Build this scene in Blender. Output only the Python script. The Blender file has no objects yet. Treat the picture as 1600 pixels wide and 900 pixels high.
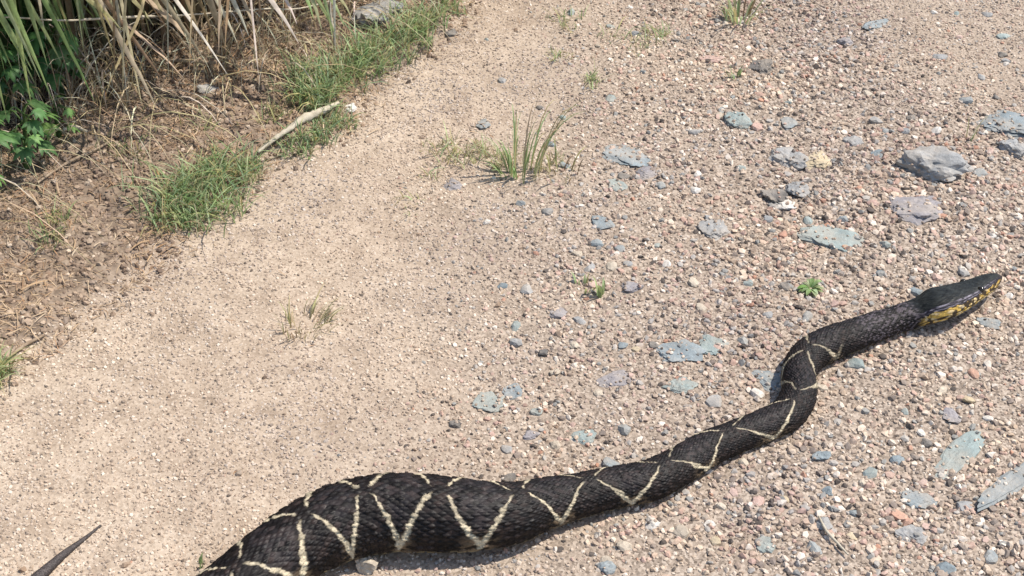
import bpy, bmesh, math, random
import numpy as np
from mathutils import Vector, Matrix, noise as mnoise

SC = bpy.context.scene
COL = SC.collection
R = math.radians
rng = np.random.default_rng(7)
random.seed(7)

# ------------------------------------------------------------------ camera
H = 1.2
PITCH = R(38.0)
FPX = 2198.0                      # focal length in pixels of the 1600 px wide photograph
cam_d = bpy.data.cameras.new('camera')
cam = bpy.data.objects.new('camera', cam_d)
COL.objects.link(cam)
cam.location = (0, 0, H)
cam.rotation_euler = (math.pi / 2 - PITCH, 0, 0)
cam_d.sensor_width = 36.0
cam_d.lens = 36.0 * FPX / 1600.0
cam_d.clip_start = 0.02
cam_d.clip_end = 2000
SC.camera = cam

# ------------------------------------------------------------------ world, sun, exposure
SUN_EL, SUN_AZ = R(60), R(76)     # azimuth measured from +y (the view direction) towards +x
w = bpy.data.worlds.new('World')
SC.world = w
w.use_nodes = True
nt = w.node_tree
nt.nodes.clear()
out = nt.nodes.new('ShaderNodeOutputWorld')
bg = nt.nodes.new('ShaderNodeBackground')
sky = nt.nodes.new('ShaderNodeTexSky')
sky.sky_type = 'NISHITA'
sky.sun_disc = False
sky.sun_elevation = SUN_EL
sky.sun_rotation = SUN_AZ
bg.inputs['Strength'].default_value = 0.135
nt.links.new(sky.outputs[0], bg.inputs[0])
nt.links.new(bg.outputs[0], out.inputs[0])
sd = bpy.data.lights.new('sun', 'SUN')
sd.energy = 3.7
sd.angle = R(0.6)
sd.color = (1.0, 0.94, 0.85)
sun = bpy.data.objects.new('sun', sd)
COL.objects.link(sun)
sv = Vector((math.sin(SUN_AZ) * math.cos(SUN_EL), math.cos(SUN_AZ) * math.cos(SUN_EL), math.sin(SUN_EL)))
sun.rotation_euler = sv.to_track_quat('Z', 'Y').to_euler()
sun.location = sv * 6
SC.view_settings.view_transform = 'Standard'
SC.view_settings.look = 'None'
SC.view_settings.gamma = 1
SC.view_settings.use_curve_mapping = False
SC.view_settings.exposure = 0.66
SC.render.engine = 'CYCLES'
SC.cycles.max_bounces = 8
SC.cycles.transparent_max_bounces = 4

# ------------------------------------------------------------------ pixel <-> ground (used to measure the place)
FW = np.array([0, math.cos(PITCH), -math.sin(PITCH)])
UP = np.array([0, math.sin(PITCH), math.cos(PITCH)])


def px(x, y, z=0.0):
    d = FW + np.array([1.0, 0, 0]) * (x - 800) / FPX + UP * (450 - y) / FPX
    t = (z - H) / d[2]
    return np.array([d[0] * t, d[1] * t, z])


def ppm(x, y):                    # pixels per metre across, at a ground point
    p = px(x, y)
    return FPX / float(np.dot(p - np.array([0, 0, H]), FW))


# ------------------------------------------------------------------ helpers
def tag(o, label=None, cat=None, group=None, kind=None):
    if label: o['label'] = label
    if cat: o['category'] = cat
    if group: o['group'] = group
    if kind: o['kind'] = kind
    return o


def link(name, me, mat=None, parent=None, loc=None, rot=None, scale=None):
    o = bpy.data.objects.new(name, me)
    if mat is not None and me is not None and not me.materials:
        me.materials.append(mat)
    COL.objects.link(o)
    if parent: o.parent = parent
    if loc is not None: o.location = loc
    if rot is not None: o.rotation_euler = rot
    if scale is not None: o.scale = scale
    return o


def empty(name, loc):
    o = bpy.data.objects.new(name, None)
    o.empty_display_size = 0.02
    o.location = loc
    COL.objects.link(o)
    return o


def mesh_np(name, V, F, cols=None, smooth=False):
    """V (n,3), F (m,3|4) numpy arrays"""
    V = np.asarray(V, np.float32); F = np.asarray(F, np.int32)
    me = bpy.data.meshes.new(name)
    me.vertices.add(len(V)); me.vertices.foreach_set('co', V.ravel())
    k = F.shape[1]
    me.loops.add(F.size); me.loops.foreach_set('vertex_index', F.ravel())
    me.polygons.add(len(F))
    me.polygons.foreach_set('loop_start', np.arange(0, F.size, k, dtype=np.int32))
    me.polygons.foreach_set('loop_total', np.full(len(F), k, np.int32))
    me.polygons.foreach_set('use_smooth', np.full(len(F), smooth, bool))
    me.update(calc_edges=True)
    if cols is not None:
        c = np.ones((len(V), 4), np.float32); c[:, :3] = cols
        a = me.color_attributes.new('Col', 'FLOAT_COLOR', 'POINT')
        a.data.foreach_set('color', c.ravel())
    return me


def smooth(a, b, x):
    t = np.clip((x - a) / (b - a), 0, 1)
    return t * t * (3 - 2 * t)


def vnoise(x, y, seed=0):
    """vectorised 2d value noise, -1..1"""
    x = np.asarray(x, float); y = np.asarray(y, float)
    xi = np.floor(x).astype(np.int64); yi = np.floor(y).astype(np.int64)
    fx = x - xi; fy = y - yi
    fx = fx * fx * (3 - 2 * fx); fy = fy * fy * (3 - 2 * fy)

    def h(a, b):
        n = (a * 374761393 + b * 668265263 + seed * 1442695041) & 0xffffffff
        n = ((n ^ (n >> 13)) * 1274126177) & 0xffffffff
        n = n ^ (n >> 16)
        return (n & 0xffff) / 32767.5 - 1
    return (h(xi, yi) * (1 - fx) + h(xi + 1, yi) * fx) * (1 - fy) + (h(xi, yi + 1) * (1 - fx) + h(xi + 1, yi + 1) * fx) * fy


def fbm(x, y, seed=0, oct=3):
    s = 0; a = 1; t = 0
    for i in range(oct):
        s = s + a * vnoise(x * 2 ** i, y * 2 ** i, seed + i * 17); t += a; a *= .5
    return s / t


def sdist(X, Y, poly):
    """signed distance to an open polyline, positive on its left"""
    X = np.asarray(X, float); Y = np.asarray(Y, float)
    best = np.full(X.shape, 1e9); sg = np.ones(X.shape)
    n = len(poly)
    for i in range(n - 1):
        ax, ay = poly[i]; bx, by = poly[i + 1]
        dx, dy = bx - ax, by - ay
        t = ((X - ax) * dx + (Y - ay) * dy) / (dx * dx + dy * dy)
        lo = -1e9 if i == 0 else 0; hi = 1e9 if i == n - 2 else 1
        t = np.clip(t, lo, hi)
        ex = X - (ax + t * dx); ey = Y - (ay + t * dy)
        d = np.hypot(ex, ey)
        s = np.sign(dx * ey - dy * ex)
        m = d < best
        best = np.where(m, d, best); sg = np.where(m, s, sg)
    return best * sg


def gp(pts):
    return [tuple(px(*p)[:2]) for p in pts]


VERGE = gp([(0, 592), (120, 505), (260, 395), (330, 335), (420, 262), (540, 205), (590, 140), (690, 60), (735, 0)])
COARSE = gp([(400, 1000), (600, 760), (650, 600), (670, 450), (705, 310), (815, 150), (890, 0)])
THICK = gp([(0, 300), (120, 225), (240, 165), (330, 120), (440, 75), (540, 40), (625, 0)])
FINE2 = gp([(1210, 0), (1420, 150), (1600, 215)])          # second, finer wheel track, top right


def verge_raw(x, y):
    return sdist(x, y, VERGE) + 0.012 * vnoise(np.asarray(x) * 14, np.asarray(y) * 14, 3) + 0.006 * vnoise(np.asarray(x) * 45, np.asarray(y) * 45, 4)


def coarse_raw(x, y):
    d = -sdist(x, y, COARSE) + 0.10 * fbm(np.asarray(x) * 5, np.asarray(y) * 5, 11)
    c = .72 * smooth(-0.12, 0.16, d) + .28 * smooth(.10, .50, d + .08 * fbm(np.asarray(x) * 6, np.asarray(y) * 6, 13))
    d2 = sdist(x, y, FINE2) + 0.12 * fbm(np.asarray(x) * 4, np.asarray(y) * 4, 21)
    return c * (1 - 0.5 * smooth(-.05, 0.3, d2))


LX0, LY0, LST = -2.6, .2, .008
_lx = np.arange(LX0, 2.2, LST); _ly = np.arange(LY0, 4.2, LST)
_LXX, _LYY = np.meshgrid(_lx, _ly)


class Lut:
    """a field sampled once on a fine grid, then looked up"""
    def __init__(self, fn, raw):
        self.raw = raw; self.g = fn(_LXX, _LYY)

    def __call__(self, x, y):
        x = np.asarray(x, float); y = np.asarray(y, float)
        fx = np.clip((x - LX0) / LST, 0, len(_lx) - 1.001); fy = np.clip((y - LY0) / LST, 0, len(_ly) - 1.001)
        i = fx.astype(int); j = fy.astype(int); u = fx - i; v = fy - j; g = self.g
        return (g[j, i] * (1 - u) + g[j, i + 1] * u) * (1 - v) + (g[j + 1, i] * (1 - u) + g[j + 1, i + 1] * u) * v


verge_d = Lut(verge_raw, verge_raw); coarse_m = Lut(coarse_raw, coarse_raw)
thick_d = Lut(lambda x, y: sdist(x, y, THICK), None)


def height_raw(x, y):
    x = np.asarray(x, float); y = np.asarray(y, float)
    d = verge_raw(x, y)
    v = smooth(-0.005, 0.05, d)
    c = coarse_raw(x, y)
    h = 0.006 * fbm(x * 3, y * 3, 31) + (0.0036 * fbm(x * 14, y * 14, 32) + .0012 * fbm(x * 38, y * 38, 36)) * (1 - c) + c * 0.0045 * fbm(x * 16, y * 16, 33)
    h = h + v * (0.022 + 0.011 * fbm(x * 12, y * 12, 34) + 0.008 * fbm(x * 40, y * 40, 35)) + 0.07 * np.clip(d - 0.25, 0, 3)
    # hollow of the wheel track
    far = np.clip(np.hypot(x, y - 2) - 4, 0, None)
    return h / (1 + far * 0.05)


height = Lut(height_raw, height_raw)


def hz(x, y):
    return float(height(x, y))


def gpt(x, y, dz=0.0):
    """world point on the real ground under a photo pixel"""
    z = 0.0
    for _ in range(4):
        p = px(x, y, z); z = hz(p[0], p[1])
    return np.array([p[0], p[1], z + dz])


# ------------------------------------------------------------------ materials
def newmat(name):
    m = bpy.data.materials.new(name); m.use_nodes = True
    nt = m.node_tree
    b = nt.nodes['Principled BSDF']
    return m, nt, b


def N(nt, t, **kw):
    n = nt.nodes.new(t)
    for k, v in kw.items():
        if k in n.inputs: n.inputs[k].default_value = v
        else: setattr(n, k, v)
    return n


def ramp(nt, fac, stops, interp='LINEAR'):
    r = nt.nodes.new('ShaderNodeValToRGB')
    e = r.color_ramp; e.interpolation = interp
    while len(e.elements) < len(stops): e.elements.new(0.5)
    for i, (p, c) in enumerate(stops):
        e.elements[i].position = p; e.elements[i].color = (*c, 1)
    nt.links.new(fac, r.inputs[0])
    return r.outputs[0]


def mix(nt, a, b, fac, mode='MIX'):
    m = nt.nodes.new('ShaderNodeMix'); m.data_type = 'RGBA'; m.blend_type = mode
    for s, v in ((0, fac), (6, a), (7, b)):
        if hasattr(v, 'is_linked'): nt.links.new(v, m.inputs[s])
        else: m.inputs[s].default_value = v if s == 0 else (*v, 1)
    return m.outputs[2]


def coords(nt, scale=1.0):
    g = nt.nodes.new('ShaderNodeNewGeometry')
    return g.outputs['Position']


def noise_n(nt, vec, scale, detail=4, rough=.55):
    n = N(nt, 'ShaderNodeTexNoise', Scale=scale, Detail=detail, Roughness=rough)
    nt.links.new(vec, n.inputs['Vector'])
    return n.outputs['Fac']


def bump(nt, b, h, strength, dist):
    bn = N(nt, 'ShaderNodeBump', Strength=strength, Distance=dist)
    nt.links.new(h, bn.inputs['Height'])
    nt.links.new(bn.outputs[0], b.inputs['Normal'])


def mat_ground():
    m, nt, b = newmat('gravel_road_earth')
    pos = coords(nt)
    av = N(nt, 'ShaderNodeAttribute', attribute_name='Col')
    sep = nt.nodes.new('ShaderNodeSeparateColor'); nt.links.new(av.outputs['Color'], sep.inputs[0])
    # fine grit: small voronoi cells with individual colours
    v = N(nt, 'ShaderNodeTexVoronoi', Scale=330.0); nt.links.new(pos, v.inputs['Vector'])
    sc = nt.nodes.new('ShaderNodeSeparateColor'); nt.links.new(v.outputs['Color'], sc.inputs[0])
    sand = ramp(nt, sc.outputs[0], [(0, (.19, .15, .115)), (.2, (.32, .26, .20)), (.55, (.41, .34, .27)), (.85, (.47, .40, .325)), (1, (.55, .485, .41))])
    big = noise_n(nt, pos, 3.5, 5)
    sand = mix(nt, sand, ramp(nt, big, [(.3, (.32, .26, .205)), (.7, (.46, .395, .325))]), 0.5)
    mid_n = noise_n(nt, pos, 17, 4, .65)
    sand = mix(nt, sand, ramp(nt, mid_n, [(.34, (.74, .70, .67)), (.56, (1.04, 1.03, 1.02))]), .8, 'MULTIPLY')
    dirt = ramp(nt, sc.outputs[1], [(0, (.10, .08, .066)), (.3, (.23, .19, .155)), (.7, (.34, .285, .235)), (1, (.44, .38, .32))])
    n2 = noise_n(nt, pos, 60, 4)
    verge = ramp(nt, n2, [(.3, (.11, .08, .058)), (.5, (.22, .165, .12)), (.7, (.33, .255, .19))])
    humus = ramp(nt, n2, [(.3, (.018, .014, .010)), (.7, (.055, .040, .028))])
    c = mix(nt, sand, dirt, sep.outputs[1])
    c = mix(nt, c, (1.03, .985, .93), 1.0, 'MULTIPLY')
    c = mix(nt, c, verge, sep.outputs[0])
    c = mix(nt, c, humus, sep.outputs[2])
    nt.links.new(c, b.inputs['Base Color'])
    b.inputs['Roughness'].default_value = 0.95
    b.inputs['Specular IOR Level'].default_value = 0.15
    n3 = noise_n(nt, pos, 260, 3)
    bump(nt, b, n3, 0.6, 0.002)
    return m


def mat_grain(name, stops, rough=.85, mott=.35):
    m, nt, b = newmat(name)
    oi = nt.nodes.new('ShaderNodeObjectInfo')
    c = ramp(nt, oi.outputs['Random'], stops, 'CONSTANT')
    pos = coords(nt)
    n = noise_n(nt, pos, 380, 3)
    c = mix(nt, c, ramp(nt, n, [(.35, (.45, .43, .4)), (.65, (1.0, 1.0, 1.0))]), mott, 'MULTIPLY')
    hue = noise_n(nt, pos, 4.5, 3)
    g = nt.nodes.new('ShaderNodeRGBToBW'); nt.links.new(c, g.inputs[0])
    c = mix(nt, c, g.outputs[0], ramp(nt, hue, [(.45, (0, 0, 0)), (.62, (.22, .22, .22))]))
    big = noise_n(nt, pos, 2.6, 3)
    c = mix(nt, c, ramp(nt, big, [(.35, (.86, .80, .77)), (.65, (1.17, 1.08, .97))]), 1.0, 'MULTIPLY')
    nt.links.new(c, b.inputs['Base Color'])
    b.inputs['Roughness'].default_value = rough
    b.inputs['Specular IOR Level'].default_value = .3
    return m


def mat_rock(name, c1, c2, c3=None, scale=28):
    m, nt, b = newmat(name)
    tc = nt.nodes.new('ShaderNodeTexCoord')
    oi = nt.nodes.new('ShaderNodeObjectInfo')
    vm = nt.nodes.new('ShaderNodeVectorMath'); vm.operation = 'ADD'
    pos = coords(nt)
    n = noise_n(nt, pos, scale, 6, .65)
    n2 = noise_n(nt, pos, scale * 7, 4, .7)
    c = ramp(nt, n, [(.32, c1), (.68, c2)])
    c3 = c3 or tuple(min(1, x * 1.5) for x in c2)
    c = mix(nt, c, c3, ramp(nt, n2, [(.55, (0, 0, 0)), (.72, (.55, .55, .55))]))
    n4 = noise_n(nt, pos, scale * 11, 3, .6)
    c = mix(nt, c, (.3, .29, .28), ramp(nt, n4, [(.30, (.55, .55, .55)), (.42, (0, 0, 0))]), 'MULTIPLY')
    # road dust settled on the upper faces
    n5 = noise_n(nt, pos, 22, 5, .7)
    dust = ramp(nt, n5, [(.42, (.06, .06, .06)), (.64, (.52, .52, .52))])
    c = mix(nt, c, (.43, .36, .28), dust)
    nt.links.new(c, b.inputs['Base Color'])
    b.inputs['Roughness'].default_value = .8
    b.inputs['Specular IOR Level'].default_value = .3
    bump(nt, b, n2, .5, .003)
    return m


def mat_leaf(name, trans=.35, rough=.5):
    m, nt, b = newmat(name)
    av = N(nt, 'ShaderNodeAttribute', attribute_name='Col')
    pos = coords(nt)
    n = noise_n(nt, pos, 120, 3)
    c = mix(nt, av.outputs['Color'], ramp(nt, n, [(.3, (.75, .75, .7)), (.7, (1.2, 1.2, 1.15))]), 1.0, 'MULTIPLY')
    nt.links.new(c, b.inputs['Base Color'])
    b.inputs['Roughness'].default_value = rough
    b.inputs['Specular IOR Level'].default_value = .35
    t = nt.nodes.new('ShaderNodeBsdfTranslucent'); nt.links.new(c, t.inputs['Color'])
    ms = nt.nodes.new('ShaderNodeMixShader'); ms.inputs[0].default_value = trans
    nt.links.new(b.outputs[0], ms.inputs[1]); nt.links.new(t.outputs[0], ms.inputs[2])
    nt.links.new(ms.outputs[0], nt.nodes['Material Output'].inputs[0])
    return m


def mat_wood(name, c1, c2):
    m, nt, b = newmat(name)
    pos = coords(nt)
    n = noise_n(nt, pos, 90, 5, .7)
    nt.links.new(ramp(nt, n, [(.3, c1), (.7, c2)]), b.inputs['Base Color'])
    b.inputs['Roughness'].default_value = .85
    b.inputs['Specular IOR Level'].default_value = .2
    bump(nt, b, n, .6, .002)
    return m


def mat_snake():
    m, nt, b = newmat('snake_skin')
    av = N(nt, 'ShaderNodeAttribute', attribute_name='Col')
    pos = coords(nt)
    n = noise_n(nt, pos, 500, 3)
    c = mix(nt, av.outputs['Color'], ramp(nt, n, [(.3, (.7, .7, .7)), (.7, (1.25, 1.2, 1.15))]), 1.0, 'MULTIPLY')
    nt.links.new(c, b.inputs['Base Color'])
    n2 = noise_n(nt, pos, 150, 3)
    rr = N(nt, 'ShaderNodeMapRange'); rr.inputs['To Min'].default_value = .26; rr.inputs['To Max'].default_value = .90
    nt.links.new(n2, rr.inputs['Value']); nt.links.new(rr.outputs[0], b.inputs['Roughness'])
    b.inputs['Specular IOR Level'].default_value = .24
    bump(nt, b, n, .25, .0008)
    return m


M = {}
M['ground'] = mat_ground()
M['gravel'] = mat_grain('gravel_stone', [
    (0, (.40, .325, .255)), (.12, (.46, .365, .295)), (.24, (.53, .45, .365)), (.36, (.45, .325, .27)), (.44, (.34, .28, .23)),
    (.52, (.60, .53, .45)), (.62, (.24, .205, .18)), (.69, (.38, .37, .35)), (.77, (.50, .37, .32)), (.83, (.11, .095, .085)),
    (.89, (.27, .28, .275)), (.92, (.68, .63, .56)), (.985, (.42, .25, .18))])
M['grit'] = mat_grain('grit_stone', [
    (0, (.40, .33, .265)), (.2, (.45, .38, .31)), (.45, (.51, .44, .365)), (.65, (.33, .27, .215)), (.78, (.56, .50, .43)),
    (.88, (.24, .20, .165)), (.94, (.61, .56, .49)), (.98, (.15, .125, .105))], mott=.2)
M['clod'] = mat_grain('verge_clod', [(0, (.25, .185, .135)), (.25, (.33, .25, .185)), (.5, (.19, .14, .105)), (.62, (.40, .315, .235)), (.78, (.28, .22, .175)), (.86, (.12, .09, .07)), (.92, (.50, .42, .33))])
M['straw'] = mat_grain('dry_straw', [(0, (.37, .265, .16)), (.25, (.45, .335, .21)), (.5, (.28, .19, .12)), (.68, (.50, .39, .26)), (.82, (.40, .24, .13)), (.95, (.56, .47, .34))], mott=.2)
M['leaf'] = mat_leaf('grass_leaf', .48)
M['dryleaf'] = mat_leaf('dry_grass', .25, .65)
M['snake'] = mat_snake()
M['stick'] = mat_wood('pale_dead_wood', (.34, .29, .21), (.52, .46, .36))
M['twig'] = mat_wood('brown_dead_wood', (.20, .14, .09), (.36, .28, .20))
M['blue'] = mat_rock('blue_grey_stone', (.13, .165, .18), (.26, .30, .31))
M['teal'] = mat_rock('green_grey_stone', (.16, .205, .20), (.29, .345, .325))
M['grey'] = mat_rock('grey_stone', (.18, .185, .185), (.34, .34, .33))
M['violet'] = mat_rock('violet_grey_stone', (.17, .16, .17), (.31, .285, .285))
M['dark'] = mat_rock('dark_stone', (.07, .065, .06), (.15, .14, .13))
M['tan'] = mat_rock('tan_stone', (.34, .28, .21), (.52, .45, .35))
M['yellow'] = mat_rock('ochre_stone', (.38, .29, .16), (.55, .45, .30))
M['pink'] = mat_rock('pink_stone', (.36, .22, .17), (.52, .37, .31))
M['white'] = mat_rock('pale_stone', (.50, .46, .40), (.66, .62, .56))
M['rust'] = mat_rock('rust_stone', (.36, .17, .11), (.50, .29, .20))

# ------------------------------------------------------------------ snake centre line (needed early: the gravel keeps clear of it)
# photo pixel of the body's middle, body thickness in pixels, aspect height/width
SN = [(338, 942, 106), (394, 901, 111), (442, 865, 115), (490, 834, 120), (545, 811, 123), (610, 800, 122), (675, 801, 119), (740, 804, 110), (800, 800, 96),
      (850, 786, 81), (905, 773, 70), (960, 761, 66), (1015, 750, 65), (1060, 728, 60), (1105, 701, 56), (1150, 682, 52),
      (1195, 664, 52), (1232, 644, 54), (1249, 613, 53), (1248, 583, 52), (1263, 556, 54), (1295, 537, 55), (1330, 524, 51), (1370, 509, 47),
      (1405, 498, 44), (1436, 487, 57)]
body_c, body_r = [], []
# tail tip -> out of the frame loop -> body -> head
_t = [px(157, 819, .003), px(130, 842, .004), px(100, 867, .006), px(66, 896, .008)]
loop = [(_t[0][0], _t[0][1], .0009), (_t[1][0], _t[1][1], .0024), (_t[2][0], _t[2][1], .0042), (_t[3][0], _t[3][1], .0062), (_t[3][0] + .55 * (_t[3][0] - _t[0][0]), _t[3][1] + .55 * (_t[3][1] - _t[0][1]), .0098), (-.665, .80, .020), (-.690, .685, .026),
        (-.650, .590, .032), (-.560, .565, .038), (-.480, .640, .044), (-.432, .745, .046), (-.395, .850, .040)]
for x, y, r in loop:
    body_c.append((x, y, hz(x, y) + r * .86)); body_r.append(r)
for x, y, wd in SN:
    r = .03
    for _ in range(4):
        p = px(x, y, r * .86)
        r = wd * float(np.dot(p - np.array([0, 0, H]), FW)) / FPX / 2
    body_c.append(tuple(p)); body_r.append(r)
# head: pixel, half width in px, centre height, (head lifted clear of the gravel)
HEAD = [(1466, 474, 34, .031), (1496, 463, 29, .032), (1526, 450, 20, .033), (1548, 439, 13, .031), (1561, 432, 6, .030)]
for x, y, hw, z in HEAD:
    p = px(x, y, z); r = hw * float(np.dot(p - np.array([0, 0, H]), FW)) / FPX
    body_c.append(tuple(p)); body_r.append(r)
body_c = np.array(body_c); body_r = np.array(body_r)


def catmull(P, n=24):
    P = np.vstack([2 * P[0] - P[1], P, 2 * P[-1] - P[-2]])
    outp = []
    for i in range(1, len(P) - 2):
        a, b, c, d = P[i - 1], P[i], P[i + 1], P[i + 2]
        for k in range(n):
            t = k / n
            outp.append(.5 * (2 * b + (c - a) * t + (2 * a - 5 * b + 4 * c - d) * t * t + (3 * b - a - 3 * c + d) * t ** 3))
    outp.append(P[-2])
    return np.array(outp)


SPL = catmull(np.hstack([body_c, body_r[:, None]]), 24)
SPL[:, 3] = np.maximum(SPL[:, 3], .0015)


def _sc(x, y):
    best = np.full(x.shape, 9.0)
    for c in SPL[::5]:
        j0, j1 = int((c[1] - .15 - LY0) / LST), int((c[1] + .15 - LY0) / LST); i0, i1 = int((c[0] - .15 - LX0) / LST), int((c[0] + .15 - LX0) / LST)
        b = best[j0:j1, i0:i1]
        np.minimum(b, np.hypot(x[j0:j1, i0:i1] - c[0], y[j0:j1, i0:i1] - c[1]) / c[3], out=b)
    return best


snake_clear = Lut(_sc, None)            # distance to the body divided by its radius


# ------------------------------------------------------------------ ground
def axis(lo, hi, step, far):
    a = list(np.arange(lo, hi + 1e-6, step))
    s = step
    while a[-1] < far: s *= 1.35; a.append(a[-1] + s)
    s = step
    while a[0] > -far: s *= 1.35; a.insert(0, a[0] - s)
    return np.array(a)


gx = axis(-1.9, 1.7, .0115, 400); gy = axis(.55, 3.5, .0115, 400)
GX, GY = np.meshgrid(gx, gy)
GZ = height_raw(GX, GY)
V = np.stack([GX.ravel(), GY.ravel(), GZ.ravel()], 1)
ni, nj = len(gx), len(gy)
idx = np.arange(ni * nj).reshape(nj, ni)
F = np.stack([idx[:-1, :-1].ravel(), idx[:-1, 1:].ravel(), idx[1:, 1:].ravel(), idx[1:, :-1].ravel()], 1)
vd = verge_raw(V[:, 0], V[:, 1])
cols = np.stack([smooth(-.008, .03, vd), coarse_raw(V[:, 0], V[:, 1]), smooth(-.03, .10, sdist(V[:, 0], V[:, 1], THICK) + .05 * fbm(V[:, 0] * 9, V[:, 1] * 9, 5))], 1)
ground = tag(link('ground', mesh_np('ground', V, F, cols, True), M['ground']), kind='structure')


# ------------------------------------------------------------------ stones
ROCKS = []


def rock_mesh(name, seed, sub=3, planes=14, flat=1.0, rough=.06, cut=(.62, .95)):
    r = random.Random(seed)
    bm = bmesh.new()
    bmesh.ops.create_icosphere(bm, subdivisions=sub, radius=1)
    P = []
    for i in range(planes):
        n = Vector((r.gauss(0, 1), r.gauss(0, 1), r.gauss(0, 1))).normalized()
        P.append((n, r.uniform(*cut)))
    P.append((Vector((r.uniform(-.25, .25), r.uniform(-.25, .25), 1)).normalized(), r.uniform(.55, .75)))
    off = Vector((seed * 3.7, seed * 1.3, 0))
    for v in bm.verts:
        d = v.co.normalized()
        t = 1.1
        for n, q in P:
            k = n.dot(d)
            if k > .05: t = min(t, q / k)
        t *= 1 + rough * mnoise.noise(d * 2.5 + off) + rough * .6 * mnoise.noise(d * 6 + off) + (rough * .35 * mnoise.noise(d * 15 + off) if sub > 2 else 0)
        v.co = d * t
    me = bpy.data.meshes.new(name)
    bm.to_mesh(me); bm.free()
    for p in me.polygons: p.use_smooth = sub > 2
    return me


# ------------------------------------------------------------------ rocks one can tell apart
def rock(name, label, cat, x, y, wpx, hpx, mat, hgt=.3, ang=0, seed=1, embed=.35, group=None, planes=13, sub=4):
    """wpx/hpx: size in the photo; hgt: height as a share of the smaller half size"""
    p = gpt(x, y); s = ppm(x, y)
    el = math.atan2(H, p[1])
    a = wpx / s / 2; b = hpx / s / 2 / math.sin(el) * .9
    c = max(min(a, b) * hgt * .74, .0060)
    me = rock_mesh(name, seed, sub if wpx > 34 else 3, planes, rough=.20, cut=(.50, .98))
    for q in me.polygons: q.use_smooth = False
    me.materials.append(M[mat])
    o = link(name, me, None, None, (p[0], p[1], p[2] + c * (1 - 2 * embed) * .6 - .0015), (random.uniform(-.08, .08), random.uniform(-.08, .08), R(ang)), (a, b, c))
    from mathutils.bvhtree import BVHTree
    tree = BVHTree.FromPolygons([v.co for v in me.vertices], [tuple(q.vertices) for q in me.polygons])
    ROCKS.append((o, a * 1.1, b * 1.1, R(ang), tree))
    return tag(o, label, cat, group)


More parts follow.
